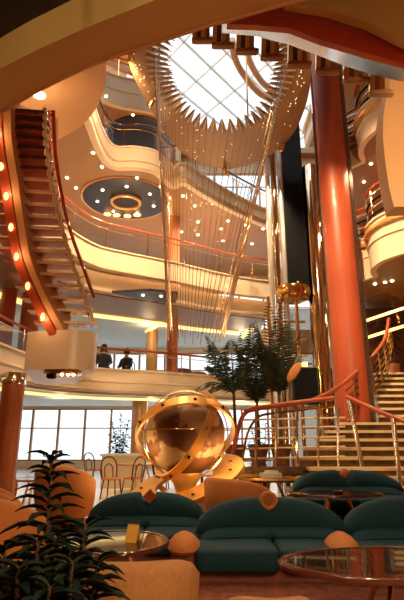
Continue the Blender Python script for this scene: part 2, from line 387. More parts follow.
# ------------------------------------------------------------------ star pierced ceiling disc + skylight sculpture
ZD = 9.5
outer = spline([tuple(atZ(a, b, ZD))[:2] + (0,) for a, b in ((126, 35), (131, 70), (146, 100), (166, 134), (190, 158), (225, 169), (262, 160), (290, 138), (305, 108), (311, 75), (308, 40), (296, 5), (262, -22), (215, -30), (165, -18), (138, 5))], 8, True)
hole = spline([tuple(atZ(a, b, ZD))[:2] + (0,) for a, b in ((172, 40), (168, 60), (173, 80), (183, 98), (198, 112), (217, 119), (240, 117), (257, 106), (268, 88), (274, 66), (272, 40), (258, 16), (235, 4), (205, 5), (183, 18))], 8, True)
hc = sum(hole, Vector()) / len(hole)
def on_curve(curve, ang):
    best = None; d0 = Vector((math.cos(ang), math.sin(ang), 0))
    k = len(curve)
    for i in range(k):
        a, b = curve[i] - hc, curve[(i + 1) % k] - hc
        den = d0.x * (b.y - a.y) - d0.y * (b.x - a.x)
        if abs(den) < 1e-9: continue
        r = (a.x * (b.y - a.y) - a.y * (b.x - a.x)) / den; s_ = (a.x * d0.y - a.y * d0.x) / den
        if r > 0 and -1e-6 <= s_ <= 1.000001: best = r if best is None else max(best, r)
    return best
NS = 54
inner = []; tips = []
for i in range(NS):
    for j, (fr, ext) in enumerate(((0, 0), (.12, .02), (.5, .52), (.88, .02))):
        an = 2 * PI * (i + fr) / NS; r = on_curve(hole, an) + ext
        inner.append(Vector((hc.x + r * math.cos(an), hc.y + r * math.sin(an), 0)))
    tips.append(2 * PI * (i + .5) / NS)
mb = MB(); NI = len(inner)
outr = []
for i in range(NI):
    an = math.atan2(inner[i].y - hc.y, inner[i].x - hc.x); r = on_curve(outer, an); outr.append(Vector((hc.x + r * math.cos(an), hc.y + r * math.sin(an), 0)))
vs = [(p.x, p.y, ZD) for p in inner] + [(p.x, p.y, ZD) for p in outr] + [(p.x, p.y, ZD + .22) for p in outr] + [(p.x, p.y, ZD + .012) for p in inner]
fs = []
for i in range(NI):
    j = (i + 1) % NI
    for q in range(4): a, b = q * NI, ((q + 1) % 4) * NI; fs.append((a + i, a + j, b + j, b + i))
mb.add(vs, fs)
disc = struct('ceiling_star', mb, 'amber')
for an in (0.3, 1.3, 2.6, 3.7, 5.0):
    r = on_curve(outer, an) - .35; MB().tube([(hc.x + r * math.cos(an), hc.y + r * math.sin(an), ZD + .15), (hc.x + r * math.cos(an), hc.y + r * math.sin(an), ZR + .05)], .03, 6).build('hanger_rod', 'brass', disc)
sculpt = thing('hanging_sculpture', 'hanging wire sculpture of gilded spikes and long fine strands under the star shaped skylight opening', 'sculpture', (hc.x, hc.y, ZD))
def sput(mb, nm, m):
    o = mb.build(nm, m); o.parent = sculpt; o.location = -sculpt.location; return o
bc = atY(196, 334, hc.y - .2); k2 = 0
for i, an in enumerate(tips):
    r = on_curve(hole, an); cx_, cy_ = math.cos(an), math.sin(an)
    an2 = 2 * PI * i / NS; r2 = on_curve(hole, an2)
    c2, s2 = math.cos(an2), math.sin(an2)
    sput(MB().tube([(hc.x + c2 * (r2 - .06), hc.y + s2 * (r2 - .06), ZD - .03), (hc.x + c2 * (r2 + .50), hc.y + s2 * (r2 + .50), ZD - .04)], [.012, .022], 6), 'spike', 'tread')
for i in range(64):
    an = 2 * PI * (i + .5) / 64; r = on_curve(hole, an) + .32; cx_, cy_ = math.cos(an), math.sin(an)
    if cy_ < -.55: continue
    a = Vector((hc.x + cx_ * r, hc.y + cy_ * r, ZD - .01)); b = Vector((bc.x + cx_ * .52, bc.y + cy_ * .5, bc.z + .12 * math.sin(i * 2.1)))
    sput(MB().tube([a, b], .0075, 5), 'strand', 'strand'); k2 += 1
for k in range(90):
    an = random.uniform(-.5, PI + .6); ro, ri = on_curve(outer, an), on_curve(hole, an) + .6
    r = random.uniform(ri, ro - .1)
    o = MB().lathe([(.002, -.008), (.009, 0), (.002, .008)], (hc.x + r * math.cos(an), hc.y + r * math.sin(an), ZD - .012), 6).build('pinpoint_light', 'spark', disc)

# ------------------------------------------------------------------ downlights
def downlights(z, pts, label, group, energy, scale=1.0, li=True, mm='lamp'):
    proto = None
    for px, py in pts:
        p = atZ(px, py, z); r = .038 * scale
        if proto is None:
            proto = MB().lathe([(r * .6, -.02), (r, -.012), (r * 1.15, 0.0), (r * 1.15, .02)], (0, 0, 0), 10).build('downlight', mm); o = proto
        else:
            o = proto.copy(); COL.objects.link(o)
        o.location = (p.x, p.y, z); tag(o, label, 'ceiling light', group)
        if li: light('SPOT', (p.x, p.y, z - .06), energy, size=.05, spot=2.6)
downlights(8.92, [(76, 188), (93, 153), (102, 167), (137, 178), (160, 187), (169, 198), (182, 232), (198, 222), (198, 235), (183, 196), (195, 206), (228, 221), (221, 229), (223, 241), (245, 225), (263, 229), (252, 244), (67, 178)], 'small glowing downlight in the amber soffit around the dark round medallion', 'downlights in the soffit under the third balcony', 130)
downlights(5.2, [(143, 295), (161, 296)], 'small glowing downlight in the dark purple panel under the middle balcony', 'downlights in the purple panel', 10, 1, False)
downlights(12.12, [(106, 96.5), (133, 115), (159, 124), (117, 131)], 'small glowing downlight under the topmost balcony at upper level', 'downlights in the topmost soffit', 150)
downlights(8.82, [(371, 164), (378, 157), (386, 175), (364, 182)], 'small glowing downlight under the upper rounded balcony', 'downlights under the upper drum balcony', 120)
downlights(5.42, [(375, 284), (385, 282.5), (392, 281)], 'small glowing downlight in a row under the lower rounded balcony', 'downlights under the lower drum balcony', 60)
o = MB().lathe([(.06, -.03), (.11, -.015), (.13, 0), (.13, .03)], (0, 0, 0), 16).build('downlight', 'lamp'); p = atZ(39, 95, 8.2); o.location = p
tag(o, 'large bright lamp in the tan landing soffit above the curved stair', 'ceiling light'); light('SPOT', (p.x, p.y, 8.1), 220, size=.08, spot=2.8)
light('POINT', (p.x + .1, p.y - .3, 7.6), 22, size=.05)
# medallion on the amber soffit
mc = atZ(126, 200, 8.9)
md = thing('ceiling_medallion', 'dark round recessed medallion with a gilded inner ring on the amber soffit', 'ceiling medallion', (mc.x, mc.y, 8.93))
MB().lathe([(1.38, .0), (1.38, -.05), (1.30, -.06), (.3, -.03), (.05, -.03)], n=48).build('dish', 'navy', md)
MB().lathe([(1.42, .0), (1.46, -.02), (1.42, -.06), (1.37, -.02)], n=48).build('rim', 'tan', md)
MB().tube([(.46 * math.cos(a * PI / 16), .46 * math.sin(a * PI / 16), -.12) for a in range(32)], .05, 8, True).build('inner_ring', 'gold', md)
for a in range(7):
    an = 2 * PI * a / 7 + .4; MB().lathe([(.02, -.02), (.04, -.01), (.045, .01)], (.95 * math.cos(an), .95 * math.sin(an), -.065), 8).build('lamp', 'lamp', md)
for dx in (-.62, -.32, 0.05, .4): MB().sup((dx - .15, 1.02 - .25 * abs(dx), -.12), (.26, .2, .1), 1, 1, nu=12, nv=8).build('glow_shade', 'amberlamp', md)
tm = atZ(140, 136, 12.1)
tag(MB().lathe([(1.15, .03), (1.15, -.02), (1.08, -.03), (.1, -.02)], (0, 0, 0), 40).build('ceiling_medallion', 'navy'), 'dark round disc on the soffit under the topmost balcony', 'ceiling medallion').location = (tm.x, tm.y, 12.12)
# dark recess in the low soffit of second gallery
dk = [atZ(a, b, 5.26) for a, b in ((112, 291), (150, 289), (178, 292), (176, 301), (150, 300))]
tag(MB().prism([(q.x, q.y) for q in dk], 5.2, 5.27).build('ceiling_panel', 'navy'), 'dark purple inset panel under the middle balcony edge', 'ceiling panel')

# cove lights
def cove(path, d, z, r, label):
    q = offset(path, -d); t = MB().sweep(q, [(-.16, z), (.16, z), (.16, z + .05), (-.16, z + .05)]).build('cove_light', 'cove'); return tag(t, label, 'cove light')
cove(g1[1:], .75, 2.54, .03, 'long glowing cove strip in the ceiling over the lower window tables')
cove(g2[8:], 2.75, 5.2, .03, 'glowing cove strip in the ceiling of the lower balcony')
for k in range(3):
    a, b = (((147, 332), (163, 321)), ((242, 338), (252, 329)), ((162, 404), (190, 399)))[k]
    z = (5.31, 5.31, 2.66)[k]; A, B = atZ(*a, z), atZ(*b, z)
    A.y = min(A.y, YB - .3)
    tag(MB().bar(A, B, .16, .05).build('cove_light', 'cove'), ('short slanting cove strip above the seated people', 'short slanting cove strip behind the palm tops', 'short cove strip behind the bronze globe top')[k], 'cove light')
for x, y, z in ((-5, 17, 2.5), (-2, 18, 2.5), (1.5, 19, 2.5), (-5.5, 16, 5.0), (-2, 17, 5.0), (1.5, 18.5, 5.0)): light('POINT', (x, y, z), 28, (1, .75, .42), .25)

# ------------------------------------------------------------------ columns
def column(px, py, Y, r, z0, z1, label, m='copper'):
    p = atY(px, py, Y)
    t = thing('column', label, 'column', (p.x, Y, z0), kind='thing')
    MB().lathe([(r, 0), (r, z1 - z0)], n=32).build('shaft', m, t)
    MB().lathe([(r + .02, 0), (r + .05, .02), (r + .05, .1), (r + .01, .12)], n=32).build('base_ring', 'brass', t)
    return t, p.x
rc, rcx = column(343.5, 300, 11.8, .42, 0, ZR, 'huge polished copper red column rising beside the staircase', 'orange')
MB().box((.40, -.17, 7.75), (.12, .1, 15.5), rz=.4).build('studded_strip', 'trim', rc)
MB().box((-.43, -.02, 7.75), (.05, .1, 15.5)).build('chrome_strip', 'chrome', rc)
column(172.5, 330, 15.8, .20, 2.95, 5.35, 'slim copper column standing behind the wire strands on the lower balcony')
column(174, 240, 15.5, .22, 5.8, 8.92, 'slim copper column on the middle balcony just past the dark medallion')
column(29, 330, 12.8, .26, 2.95, 5.35, 'copper column on the lower balcony behind the stair foot')
c4, _ = column(10, 420, 8.8, .20, 0, 2.55, 'copper column with a bright metal collar at the lounge floor')
MB().lathe([(.205, 2.34), (.215, 2.36), (.215, 2.53), (.205, 2.55)], n=24).build('collar', 'chrome', c4)
column(139, 430, 17.5, .28, 0, 2.7, 'tan veneered column behind the globe near the windows', 'wood')
column(152, 350, 18.0, .22, 2.95, 5.35, 'tan veneered column behind the lower balcony railing', 'wood')
column(3, 350, 12.4, .2, 2.95, 5.35, 'copper column behind the curved stair stringer', 'orange')

# ------------------------------------------------------------------ glass lift shaft
el = thing('glass_elevator', 'tall chrome and brass lift shaft with a black centre panel beside the red column', 'elevator', (2.75, 13.3, 0))
def eput(mb, nm, m):
    o = mb.build(nm, m); o.parent = el; o.location = -el.location; return o
def ex(px, py=250, Y=13.2): return atY(px, py, Y).x
for a, b, m in ((267.5, 273, 'satin'), (273.5, 280, 'chromebrass'), (280.5, 286, 'satin')):
    xa, xb = ex(a), ex(b); eput(MB().lathe([((xb - xa) / 2, 0), ((xb - xa) / 2, 11.5)], ((xa + xb) / 2, 13.2, 0), 16), 'mast', m)
xa, xb = ex(286.5), ex(307.5)
eput(MB().box(((xa + xb) / 2, 13.35, 8.4), (xb - xa, .3, 6.3)), 'black_panel', 'black')
eput(MB().box(((xa + xb) / 2, 13.45, 2.5), (xb - xa, .2, 5.0)), 'lower_panel', 'smoke')
xa, xb = ex(307.5), ex(327); rr = (xb - xa) / 2
eput(MB().lathe([(rr, 0), (rr, 9.6), (rr * .9, 9.65)], ((xa + xb) / 2, 13.4, 0), 28), 'curved_cladding', 'chromebrass')
# brass machinery under the black panel and black base cabinet
q = atY(293, 292, 13.0); cab = eput(MB().lathe([(.15, -.35), (.42, -.25), (.5, -.05), (.46, .12), (.3, .2)], q, 20), 'car_canopy', 'brass')
for k in range(4): eput(MB().sup((q.x - .3 + .2 * k, 12.75 + .05 * (k % 2), q.z + .05 * (k % 3)), (.16, .16, .3), 1, 1, nu=12, nv=8), 'brass_fitting', ('brass', 'darkwood')[k % 2])
for z in (3.2, 3.55, 4.0, 4.5): eput(MB().box((2.45, 12.95, z), (.9, .05, .06)), 'brass_band', 'brass')
q = atY(310, 382, 12.6); eput(MB().box((q.x - .1, 12.75, q.z - .1), (.62, .3, .95)), 'black_cabinet', 'black')
for px in (270, 299, 318): p = atY(px, 345, 12.8); eput(MB().tube([(p.x, 12.85, .85), (p.x, 12.85, 5.2)], .05, 10), 'brass_tube', 'brass')
q = atY(305, 364, 12.5); eput(MB().box((q.x, 12.55, q.z), (.16, .04, .12)), 'lamp_panel', 'cove')

# ------------------------------------------------------------------ overhead near beam and ceiling
bm_far = [(-.0, 0)]
far = [atZ(a, b, 4.0) for a, b in ((-70, 155), (0, 113), (50, 85), (100, 62), (150, 45), (205, 27), (250, 14), (290, 3), (340, -10), (420, -25))]
near = [atZ(a, b, 4.0) for a, b in ((-70, 112), (0, 69), (50, 44), (100, 22), (140, 6), (190, -14), (235, -26), (275, -35), (330, -48), (420, -60))]
fa, nr = spline(far, 6), spline(near, 6)
poly = [(p.x, p.y) for p in fa] + [(p.x, p.y) for p in reversed(nr)]
beam = struct('ceiling_beam', MB().prism(poly, 4.0, 4.45), 'gold_paint')
o = MB().tube([(p.x, p.y, 4.0) for p in fa], .012, 6).build('edge_bead', 'tan', beam)
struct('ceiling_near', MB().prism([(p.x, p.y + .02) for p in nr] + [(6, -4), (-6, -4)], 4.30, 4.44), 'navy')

# near overhead stair (upper edge of the view)
def vslab(mb, pts, Y, th, dY=0): 
    P = [atY(a, b, Y + dY * (a - 300) / 100) for a, b in pts]; return mb.extrude(P, (0, th, 0))
ns = thing('overhead_stair', 'overhead stair with polished red stringer and hanging brass tread brackets', 'staircase', (1, 3.4, 4.9))
def nput(mb, nm, m):
    o = mb.build(nm, m); o.parent = ns; o.location = -ns.location; return o
nput(vslab(MB(), ((227, 24), (250, 16), (291, 3), (330, 10), (368, 22), (415, 44), (415, 66), (370, 54), (322, 40), (290, 28), (255, 25)), 3.35, .06, -.1), 'stringer', 'red')
nput(vslab(MB(), ((285, 2), (300, -25), (430, -25), (430, 50), (404, 40), (368, 22), (330, 10)), 3.2, .08, -.1), 'cheek_panel', 'gold_paint')
ms = MB(); mv = []; mf = []
for a, b, b2 in ((222, 24, 33), (255, 25, 36), (290, 28, 45), (322, 40, 57), (345, 47, 66), (370, 54, 74), (395, 61, 80), (425, 68, 86)):
    n0 = atY(a, b, 3.43 - .1 * (a - 300) / 100); n1 = atZ(a, b2, n0.z + .04); mv += [n0, n1, n1 + Vector((0, 0, .04)), n0 + Vector((0, 0, .08))]
for i in range(7):
    for q_ in range(4): mf.append((i * 4 + q_, i * 4 + (q_ + 1) % 4, i * 4 + 4 + (q_ + 1) % 4, i * 4 + 4 + q_))
mf += [(0, 1, 2, 3), (31, 30, 29, 28)]
nput(ms.add(mv, mf), 'mirror_strip', 'chrome')
for k, (px, py) in enumerate(((203, 42), (223, 47), (247, 53), (272, 59), (299, 66), (327, 73), (355, 82), (381, 95))):
    Y = 4.5 - .06 * k; p = atY(px, py, Y); wd = .265
    tr = nput(MB().sup((p.x, Y - .02, p.z), (wd, .09, .05), .6, .3), 'tread', 'wood')
    for dx, m in ((-.10, 'brass'), (-.05, 'darkwood'), (-.0, 'brass'), (.05, 'wood')):
        o = MB().bar((p.x + dx, Y - .02, p.z + .02), (p.x + dx + .01, Y - .08, p.z + .30), .05, .04, (0, 1, 0)).build('bracket', m, tr)
# stair end panel on the far edge
fp = [atY(a, b, 6.0) for a, b in ((430, 30), (402, 56), (393, 72), (387, 92), (383.5, 115), (383, 138), (385, 160), (389, 187), (394, 207), (430, 205))]
struct('wall_stair_end', MB().extrude(fp, (0, .3, 0)), 'tan')

# ------------------------------------------------------------------ curved stair
cs = thing('curved_stair', 'curved open stair with orange stringer climbing from the cream landing box', 'staircase', (-2.6, 8.5, 3.2))
def cput(mb, nm, m, par=None):
    o = mb.build(nm, m)
    o.parent = par or cs
    o.location = -cs.location if par is None else (0, 0, 0)
    return o
NT = 20
ctr = spline([atY(a, b, Y) for a, b, Y in ((76, 328, 8.9), (63, 288, 8.65), (52, 250, 8.3), (44, 212, 7.9), (37, 172, 7.45), (33, 140, 7.0), (33, 112, 6.6))], 20)
def along(t): 
    f = t * (len(ctr) - 1); i = min(int(f), len(ctr) - 2); return ctr[i].lerp(ctr[i + 1], f - i)
wid = lambda t: .78 - .33 * min(1, t * 1.6)
for i in range(NT):
    t = (i + .3) / NT; p = along(t); wv = wid(t)
    xl = p.x - wv / 2 - .62 + .30 * max(0, 1 - t * 3) ** 1.5; xr = p.x + .02 + wv / 2
    cput(MB().box(((xl + xr) / 2, p.y, p.z), (xr - xl, .36, .035), rz=.06), 'tread', 'redwood')
    cput(MB().box((p.x + .02, p.y - .16, p.z), (wv + .02, .05, .045), rz=.10), 'nosing', 'tread') if t < .62 else cput(MB().box((p.x + .02, p.y - .16, p.z), (wv + .02, .05, .045), rz=.10), 'nosing', 'darkwood')
S = [i / 40 for i in range(41)]
def strip(fx, zo0, zo1, w_):   # vertical ribbon following the flight
    mbx = MB(); prev = None; vs = []; fs = []
    for i, t in enumerate(S):
        p = along(t); x = p.x + fx(t)
        vs += [(x - w_ / 2, p.y - .28, p.z + zo0), (x + w_ / 2, p.y - .28, p.z + zo0), (x + w_ / 2, p.y + .02, p.z + zo1), (x - w_ / 2, p.y + .02, p.z + zo1)]
    for i in range(len(S) - 1):
        for j in range(4): a, b = i * 4 + j, i * 4 + (j + 1) % 4; fs.append((a, b, b + 4, a + 4))
    fs += [(0, 1, 2, 3), tuple(len(vs) - 1 - k for k in range(4))]
    return mbx.add(vs, fs)
bof = lambda t: .30 * max(0, 1 - t * 3) ** 1.5
cput(strip(lambda t: -wid(t) / 2 - .08 + bof(t), -.16, .2, .13), 'inner_stringer', 'tan')
cput(strip(lambda t: -wid(t) / 2 - .24 + bof(t), -.2, .24, .17), 'outer_stringer', 'orange')
for i in range(8):
    t = (i + .6) / 8; p = along(t); x = p.x - wid(t) / 2 - .24 + bof(t)
    cput(MB().sup((x, p.y - .30, p.z - .21), (.075, .10, .15), 1, 1, nu=10, nv=8), 'step_light', 'amberlamp')
    if i % 2 == 0: light('POINT', (x, p.y - .42, p.z - .3), 4, (1, .5, .2), .04)
# wavy right edge string
wv_ = []
for i in range(NT * 4):
    t = i / (NT * 4); p = along(t); wv_.append((p.x + wid(t) / 2 + .03 + .012 * math.sin(i * PI / 2), p.y - .16, p.z + .03 * math.sin(i * PI / 2)))
cput(MB().tube(wv_, .035, 6), 'wavy_string', 'tread')
hr = spline([atY(a, b, Y) for a, b, Y in ((94, 298, 8.9), (85, 272, 8.75), (74, 242, 8.5), (65, 212, 8.2), (59, 180, 7.8), (55, 150, 7.4), (53, 110, 6.9))], 8)
cput(MB().tube(hr, .035, 8), 'handrail', 'red')
hr2 = spline([atY(a, b, Y) for a, b, Y in ((86, 305, 8.9), (76, 275, 8.75), (65, 245, 8.5), (57, 214, 8.2), (52, 182, 7.8), (50, 150, 7.4), (49, 110, 6.9))], 8)
cput(MB().tube(hr2, .022, 8), 'lower_rail', 'brass')
for k in range(2, len(hr) - 1, 5):
    a = hr[k]; t = 1 - k / (len(hr) - 1); q = along(max(0, min(1, k / (len(hr) - 1)))); cput(MB().tube([a, hr2[k], (q.x + .3 * 1.1, q.y - .1, q.z)], .016, 6), 'baluster', 'brass')
lbx = [(-3.28, 8.75), (-2.45, 8.55)] + arc(-2.42, 8.95, .40, -90, 80, 10) + [(-2.5, 9.9), (-3.0, 11.3), (-3.9, 11.2)]
struct('wall_landing_box', MB().prism(lbx, 2.6, 3.32), 'cream')
e = thing('round_light', 'round brass light fitting with dark bulb holder under the cream landing box', 'light fixture', (-2.62, 8.98, 2.6))
MB().lathe([(.33, 0), (.36, -.03), (.33, -.07), (.24, -.05), (.05, -.04)], n=28).build('brass_rim', 'brass', e)
MB().sup((-.2, -.05, -.08), (.18, .16, .12), .6, .6).build('bulb_holder', 'black', e)
for dx in (.0, .12, .22): MB().sup((dx, -.08, -.06), (.06, .06, .06), 1, 1, nu=10, nv=8).build('bulb', 'lamp', e)

# ------------------------------------------------------------------ grand staircase
LZ, LY = .85, 9.9
struct('floor_landing', MB().prism([(.5, LY), (6.5, LY), (6.5, 11.9), (1.4, 11.9), (.5, 11.2)], .55, LZ), 'riser')
struct('floor_platform', MB().prism([(.75, 7.35), (7.5, 7.35), (7.5, 10.2), (.75, 10.2)], 0, .24), 'carpet')
gs = thing('grand_staircase', 'broad staircase of pale treads and brass sweeping up beside the red column', 'staircase', (4, 9, .24))
def gput(mb, nm, m):
    o = mb.build(nm, m); o.parent = gs; o.location = -gs.location; return o
def step(x0, x1, y, z, d=.32, curve=.0):
    pts = [(x0, y), ((x0 + x1) / 2, y + curve * .5), (x1, y + curve), (x1, y + d + curve), ((x0 + x1) / 2, y + d + curve * .5), (x0, y + d)]
    gput(MB().prism(pts, z - .055, z), 'tread', 'tread')
    gput(MB().prism([(a, b + .04) for a, b in pts[:3]] + [(a, b + .06) for a, b in reversed(pts[:3])], z - .175, z - .055), 'riser', 'riser')
for i in range(4): step(1.3 + .25 * i, 6.2, 8.75 + .28 * i, .24 + .1525 * (i + 1))
lefts = [1.95, 2.15, 2.45, 2.75, 3.1, 4.16, 4.25, 4.33, 4.42, 4.52, 4.62, 4.74, 4.86]
for i, x0 in enumerate(lefts): step(x0, 6.6 + .1 * i, LY + .05 + .27 * i, LZ + .175 * (i + 1), .31)
def gp(px, py, Y): return atY(px, py, Y)
r1 = spline([gp(347, 397, 9.8), gp(360, 403, 9.5), gp(380, 412, 9.1), gp(404, 421, 8.75), gp(430, 430, 8.4)], 5)
gput(MB().tube(r1, .045, 10), 'handrail', 'redwood')
r2 = spline([gp(244, 412, 9.95), gp(262, 408, 10.0), gp(300, 403, 10.2), gp(322, 396, 10.6), gp(345, 382, 11.0), gp(362, 366, 11.6), gp(376, 352, 12.1), gp(385, 338, 12.6), gp(389, 318, 13.0)], 5)
gput(MB().tube(r2, .045, 10), 'handrail', 'redwood')
for a, b, Y in (((349, 399), (362, 466), 9.75), ((393, 418), (400, 485), 8.9)):
    A, B = gp(*a, Y), gp(*b, Y); gput(MB().tube([A, B], .045, 12), 'newel_post', 'chrome')
for k in range(22, len(r2), 3):
    p = r2[k]; gput(MB().tube([p, (p.x + .02, p.y, p.z - .85)], .02, 6), 'baluster', 'brass')
for dz in (.2, .36, .52, .68, .84): gput(MB().tube([(p.x, p.y, p.z - dz) for p in r2[20:]], .02, 6), 'rail_bar', 'brass')
# landing railing
lr = thing('landing_railing', 'landing railing with copper handrail and thin brass bars before the palms', 'railing', (1.6, 9.95, LZ))
def lput(mb, nm, m):
    o = mb.build(nm, m); o.parent = lr; o.location = -lr.location; return o
path = [atY(a, b, 9.95) for a, b in ((230, 470), (234, 450), (238, 430), (243, 416), (252, 409), (270, 406), (300, 402), (334, 398))]
lput(MB().tube(spline(path, 5), .045, 10), 'handrail', 'orange')
lput(MB().tube(spline([atY(a, b, 9.95) for a, b in ((241, 470), (244, 450), (247, 435), (252, 424), (260, 416), (275, 413), (300, 410), (334, 406))], 5), .025, 8), 'inner_rail', 'brass')
for py in (419, 428, 438, 448, 458): lput(MB().tube([atY(240 - (py - 420) * .2, py + 1, 9.95), atY(345, py - 1.5, 9.95)], .022, 6), 'rail_bar', 'tread')
for px in (256, 276, 297, 318, 338): lput(MB().tube([atY(px, 408, 9.95), atY(px, 469, 9.95)], .03, 8), 'post', 'chromebrass' if px % 2 else 'chrome')

# ------------------------------------------------------------------ palms
def frond(mb, base, az, length, lift, droop, nl=26, wide=.40):
    d = Vector((math.cos(az), math.sin(az), 0)); pts = []
    for i in range(nl + 1):
        t = i / nl; pts.append(Vector(base) + d * (length * (t * .9)) + Vector((0, 0, lift * 1.35 * t - droop * t * t)))
    mb.tube(pts, [.014 * (1 - .8 * i / nl) + .002 for i in range(nl + 1)], 4)
    side = Vector((-d.y, d.x, 0))
    for i in range(2, nl + 1):
        t = i / nl; L = wide * math.sin(PI * min(1, t * .85 + .12)) + .04; T = (pts[i] - pts[i - 1]).normalized()
        for sg in (-1, 1):
            tip = pts[i] + side * sg * L * .8 + T * L * .55 - Vector((0, 0, L * (.35 + .2 * random.random()))); mid = pts[i].lerp(tip, .45) + Vector((0, 0, .03)); wv = T * .019
            mb.add([pts[i], mid - wv, tip, mid + wv], [(0, 1, 2, 3)])
def palm(px, base_py, Y, ztop, fr, label, z0=LZ):
    p = atY(px, base_py, Y)
    t = thing('potted_palm', label, 'palm', (p.x, Y, z0), group=None)
    MB().lathe([(.16, 0), (.24, .36), (.26, .40), (.22, .40), (.2, .34)], n=20).build('pot', 'clay', t)
    MB().lathe([(.03, .33), (.205, .34)], n=20).build('soil', 'soil', t)
    h = ztop - z0
    MB().tube([(0, 0, .33), (.02, 0, h * .5), (0, .02, h)], [.05, .04, .03], 8).build('trunk', 'bark', t)
    for k, (az, L, lift, droop) in enumerate(fr):
        m_ = MB(); frond(m_, (0, 0, h - .06), math.radians(az), L, lift, droop); m_.build('frond', 'palmleaf', t)
random.seed(11)
def fan(n_, L0, L1, li0, li1, extra=()):
    return [(360 * k / n_ + random.uniform(-14, 14), random.uniform(L0, L1), random.uniform(li0, li1), random.uniform(.3, .7)) for k in range(n_)] + list(extra)
palm(234, 405, 10.9, 2.4, fan(11, .55, .9, .8, 1.45, [(178, 1.0, .75, .95), (192, .85, .6, .95), (170, .7, .9, .6), (200, .7, 1.3, .5)]), 'palm with fronds arching low over the landing railing curve')
palm(257, 405, 11.3, 2.2, fan(13, .45, .8, .9, 1.6, [(95, .3, 1.6, .2)]), 'middle bushy palm on the landing with white windows behind')
palm(279, 405, 11.1, 2.35, fan(12, .45, .8, .9, 1.6, [(60, .45, 1.85, .2), (110, .35, 1.9, .2), (20, .5, 1.7, .3)]), 'tallest palm on the landing beside the lift shaft')
q = atY(294, 372, 10.6)
t = thing('feather_ornament', 'orange fan shaped ornament beside the black lift cabinet', 'ornament', q)
m_ = MB(); R_ = Matrix.Rotation(.62, 3, 'Y'); m_.sup((0, 0, 0), (.2, .12, .52), 1, .6, m=R_); m_.build('shell', 'peach', t)
MB().tube([(-.1, 0, -.2), (-.12, 0, -.6), (-.12, 0, q.z * 0 - (q.z - LZ))], .02, 8).build('stem', 'brass', t)

# ------------------------------------------------------------------ globe
GX, GY, GZ, GR = -.29, 8.6, 1.47, .69
gl = thing('bronze_globe', 'large bronze globe sculpture encircled by glowing gilded bands on a pale pedestal', 'sculpture', (GX, GY, 0))
MB().sup((0, 0, GZ), (2 * GR, 2 * GR, 2 * GR), 1, 1, nu=48, nv=32).build('globe', 'globe', gl, loc=None)
def band(R, wdt, th, M3, cz, nm, m, inset=0, flat=False):
    b = MB(); k = 64
    prof = [(R - th / 2, -wdt / 2), (R + th / 2, -wdt / 2), (R + th / 2, wdt / 2), (R - th / 2, wdt / 2)]
    vs = []; fs = []
    for i in range(k):
        a = 2 * PI * i / k
        for r, z in prof: vs.append(Vector((0, 0, cz)) + M3 @ Vector((r * math.cos(a), r * math.sin(a), z)))
    for i in range(k):
        for j in range(4): fs.append((i * 4 + j, ((i + 1) % k) * 4 + j, ((i + 1) % k) * 4 + (j + 1) % 4, i * 4 + (j + 1) % 4))
    b.add(vs, fs); return b.build(nm, m, gl)
RX = lambda d: Matrix.Rotation(math.radians(d), 3, 'X'); RY = lambda d: Matrix.Rotation(math.radians(d), 3, 'Y'); RZ = lambda d: Matrix.Rotation(math.radians(d), 3, 'Z')
MA = RY(-10) @ RX(-38)
r1_ = band(.85, .15, .04, MA, GZ, 'ecliptic_band', 'gold')
MBm = RZ(-33) @ RY(-62) @ RX(0)
r2_ = band(.81, .14, .03, RY(-58) @ RX(20), GZ, 'meridian_band', 'gold')
for k in range(10):
    a = 2 * PI * k / 10
    for MM, R, nmz, par in ((MA, .875, 'stud', r1_), (RY(-58) @ RX(20), .83, 'stud', r2_)):
        p = Vector((0, 0, GZ)) + MM @ Vector((R * math.cos(a), R * math.sin(a), 0)); MB().sup(p, (.06, .06, .06), 1, 1, nu=10, nv=8).build(nmz, 'darkwood', par)
band(.79, .014, .014, RX(-1), GZ + .06, 'horizon_ring', 'brass'); band(.74, .022, .02, RY(88) @ RX(90), GZ, 'meridian_arc', 'brass')
MB().lathe([(.20, .30), (.15, .50), (.20, .66), (.30, .78), (.30, .84), (.12, .84)], (0, 0, 0), 28).build('cradle', 'gold', gl)
MB().lathe([(.85, 0), (.72, .22), (.60, .42), (.50, .52), (.1, .52)], (.14, .25, 0), 32).build('pedestal', 'white', gl)
hp = MB(); k = 64; vs = []; fs = []
MH = RX(16) @ RY(-18)
for i in range(k):
    a = 2 * PI * i / k
    for r, z in ((.50, -.03), (1.0, -.05), (1.0, .02), (.50, .03)): vs.append(Vector((0, 0, .69)) + MH @ Vector((r * math.cos(a) * 1.05, r * math.sin(a) * .95, z)))
for i in range(k):
    for j in range(4): fs.append((i * 4 + j, ((i + 1) % k) * 4 + j, ((i + 1) % k) * 4 + (j + 1) % 4, i * 4 + (j + 1) % 4))
hoop = hp.add(vs, fs).build('base_hoop', 'gold', gl)
for k in range(12):
    a = 2 * PI * k / 12 + .2; p = Vector((0, 0, .69)) + MH @ Vector((.85 * math.cos(a), .78 * math.sin(a), .03)); MB().lathe([(.03, 0), (.03, .02), (.01, .03)], p, 8).build('stud', 'darkwood', hoop)
for a in (20, 140, 260):
    c_, s_ = math.cos(math.radians(a)), math.sin(math.radians(a)); p = Vector((0, 0, .67)) + MH @ Vector((.72 * c_, .70 * s_, -.03))
    MB().tube([(.3 * c_, .3 * s_, .42), p], .05, 8).build('bracket', 'gold', gl)
for a in (25, 155, 265): 
    p = (GX + .66 * math.cos(math.radians(a)), GY + .6 * math.sin(math.radians(a)), .80)
light('POINT', (GX + .55, GY - .75, .95), 22, (1, .62, .25), .06); light('POINT', (GX - .8, GY - .5, 1.1), 18, (1, .62, .25), .06); light('POINT', (GX + .95, GY - .3, 1.25), 14, (1, .62, .25), .06)

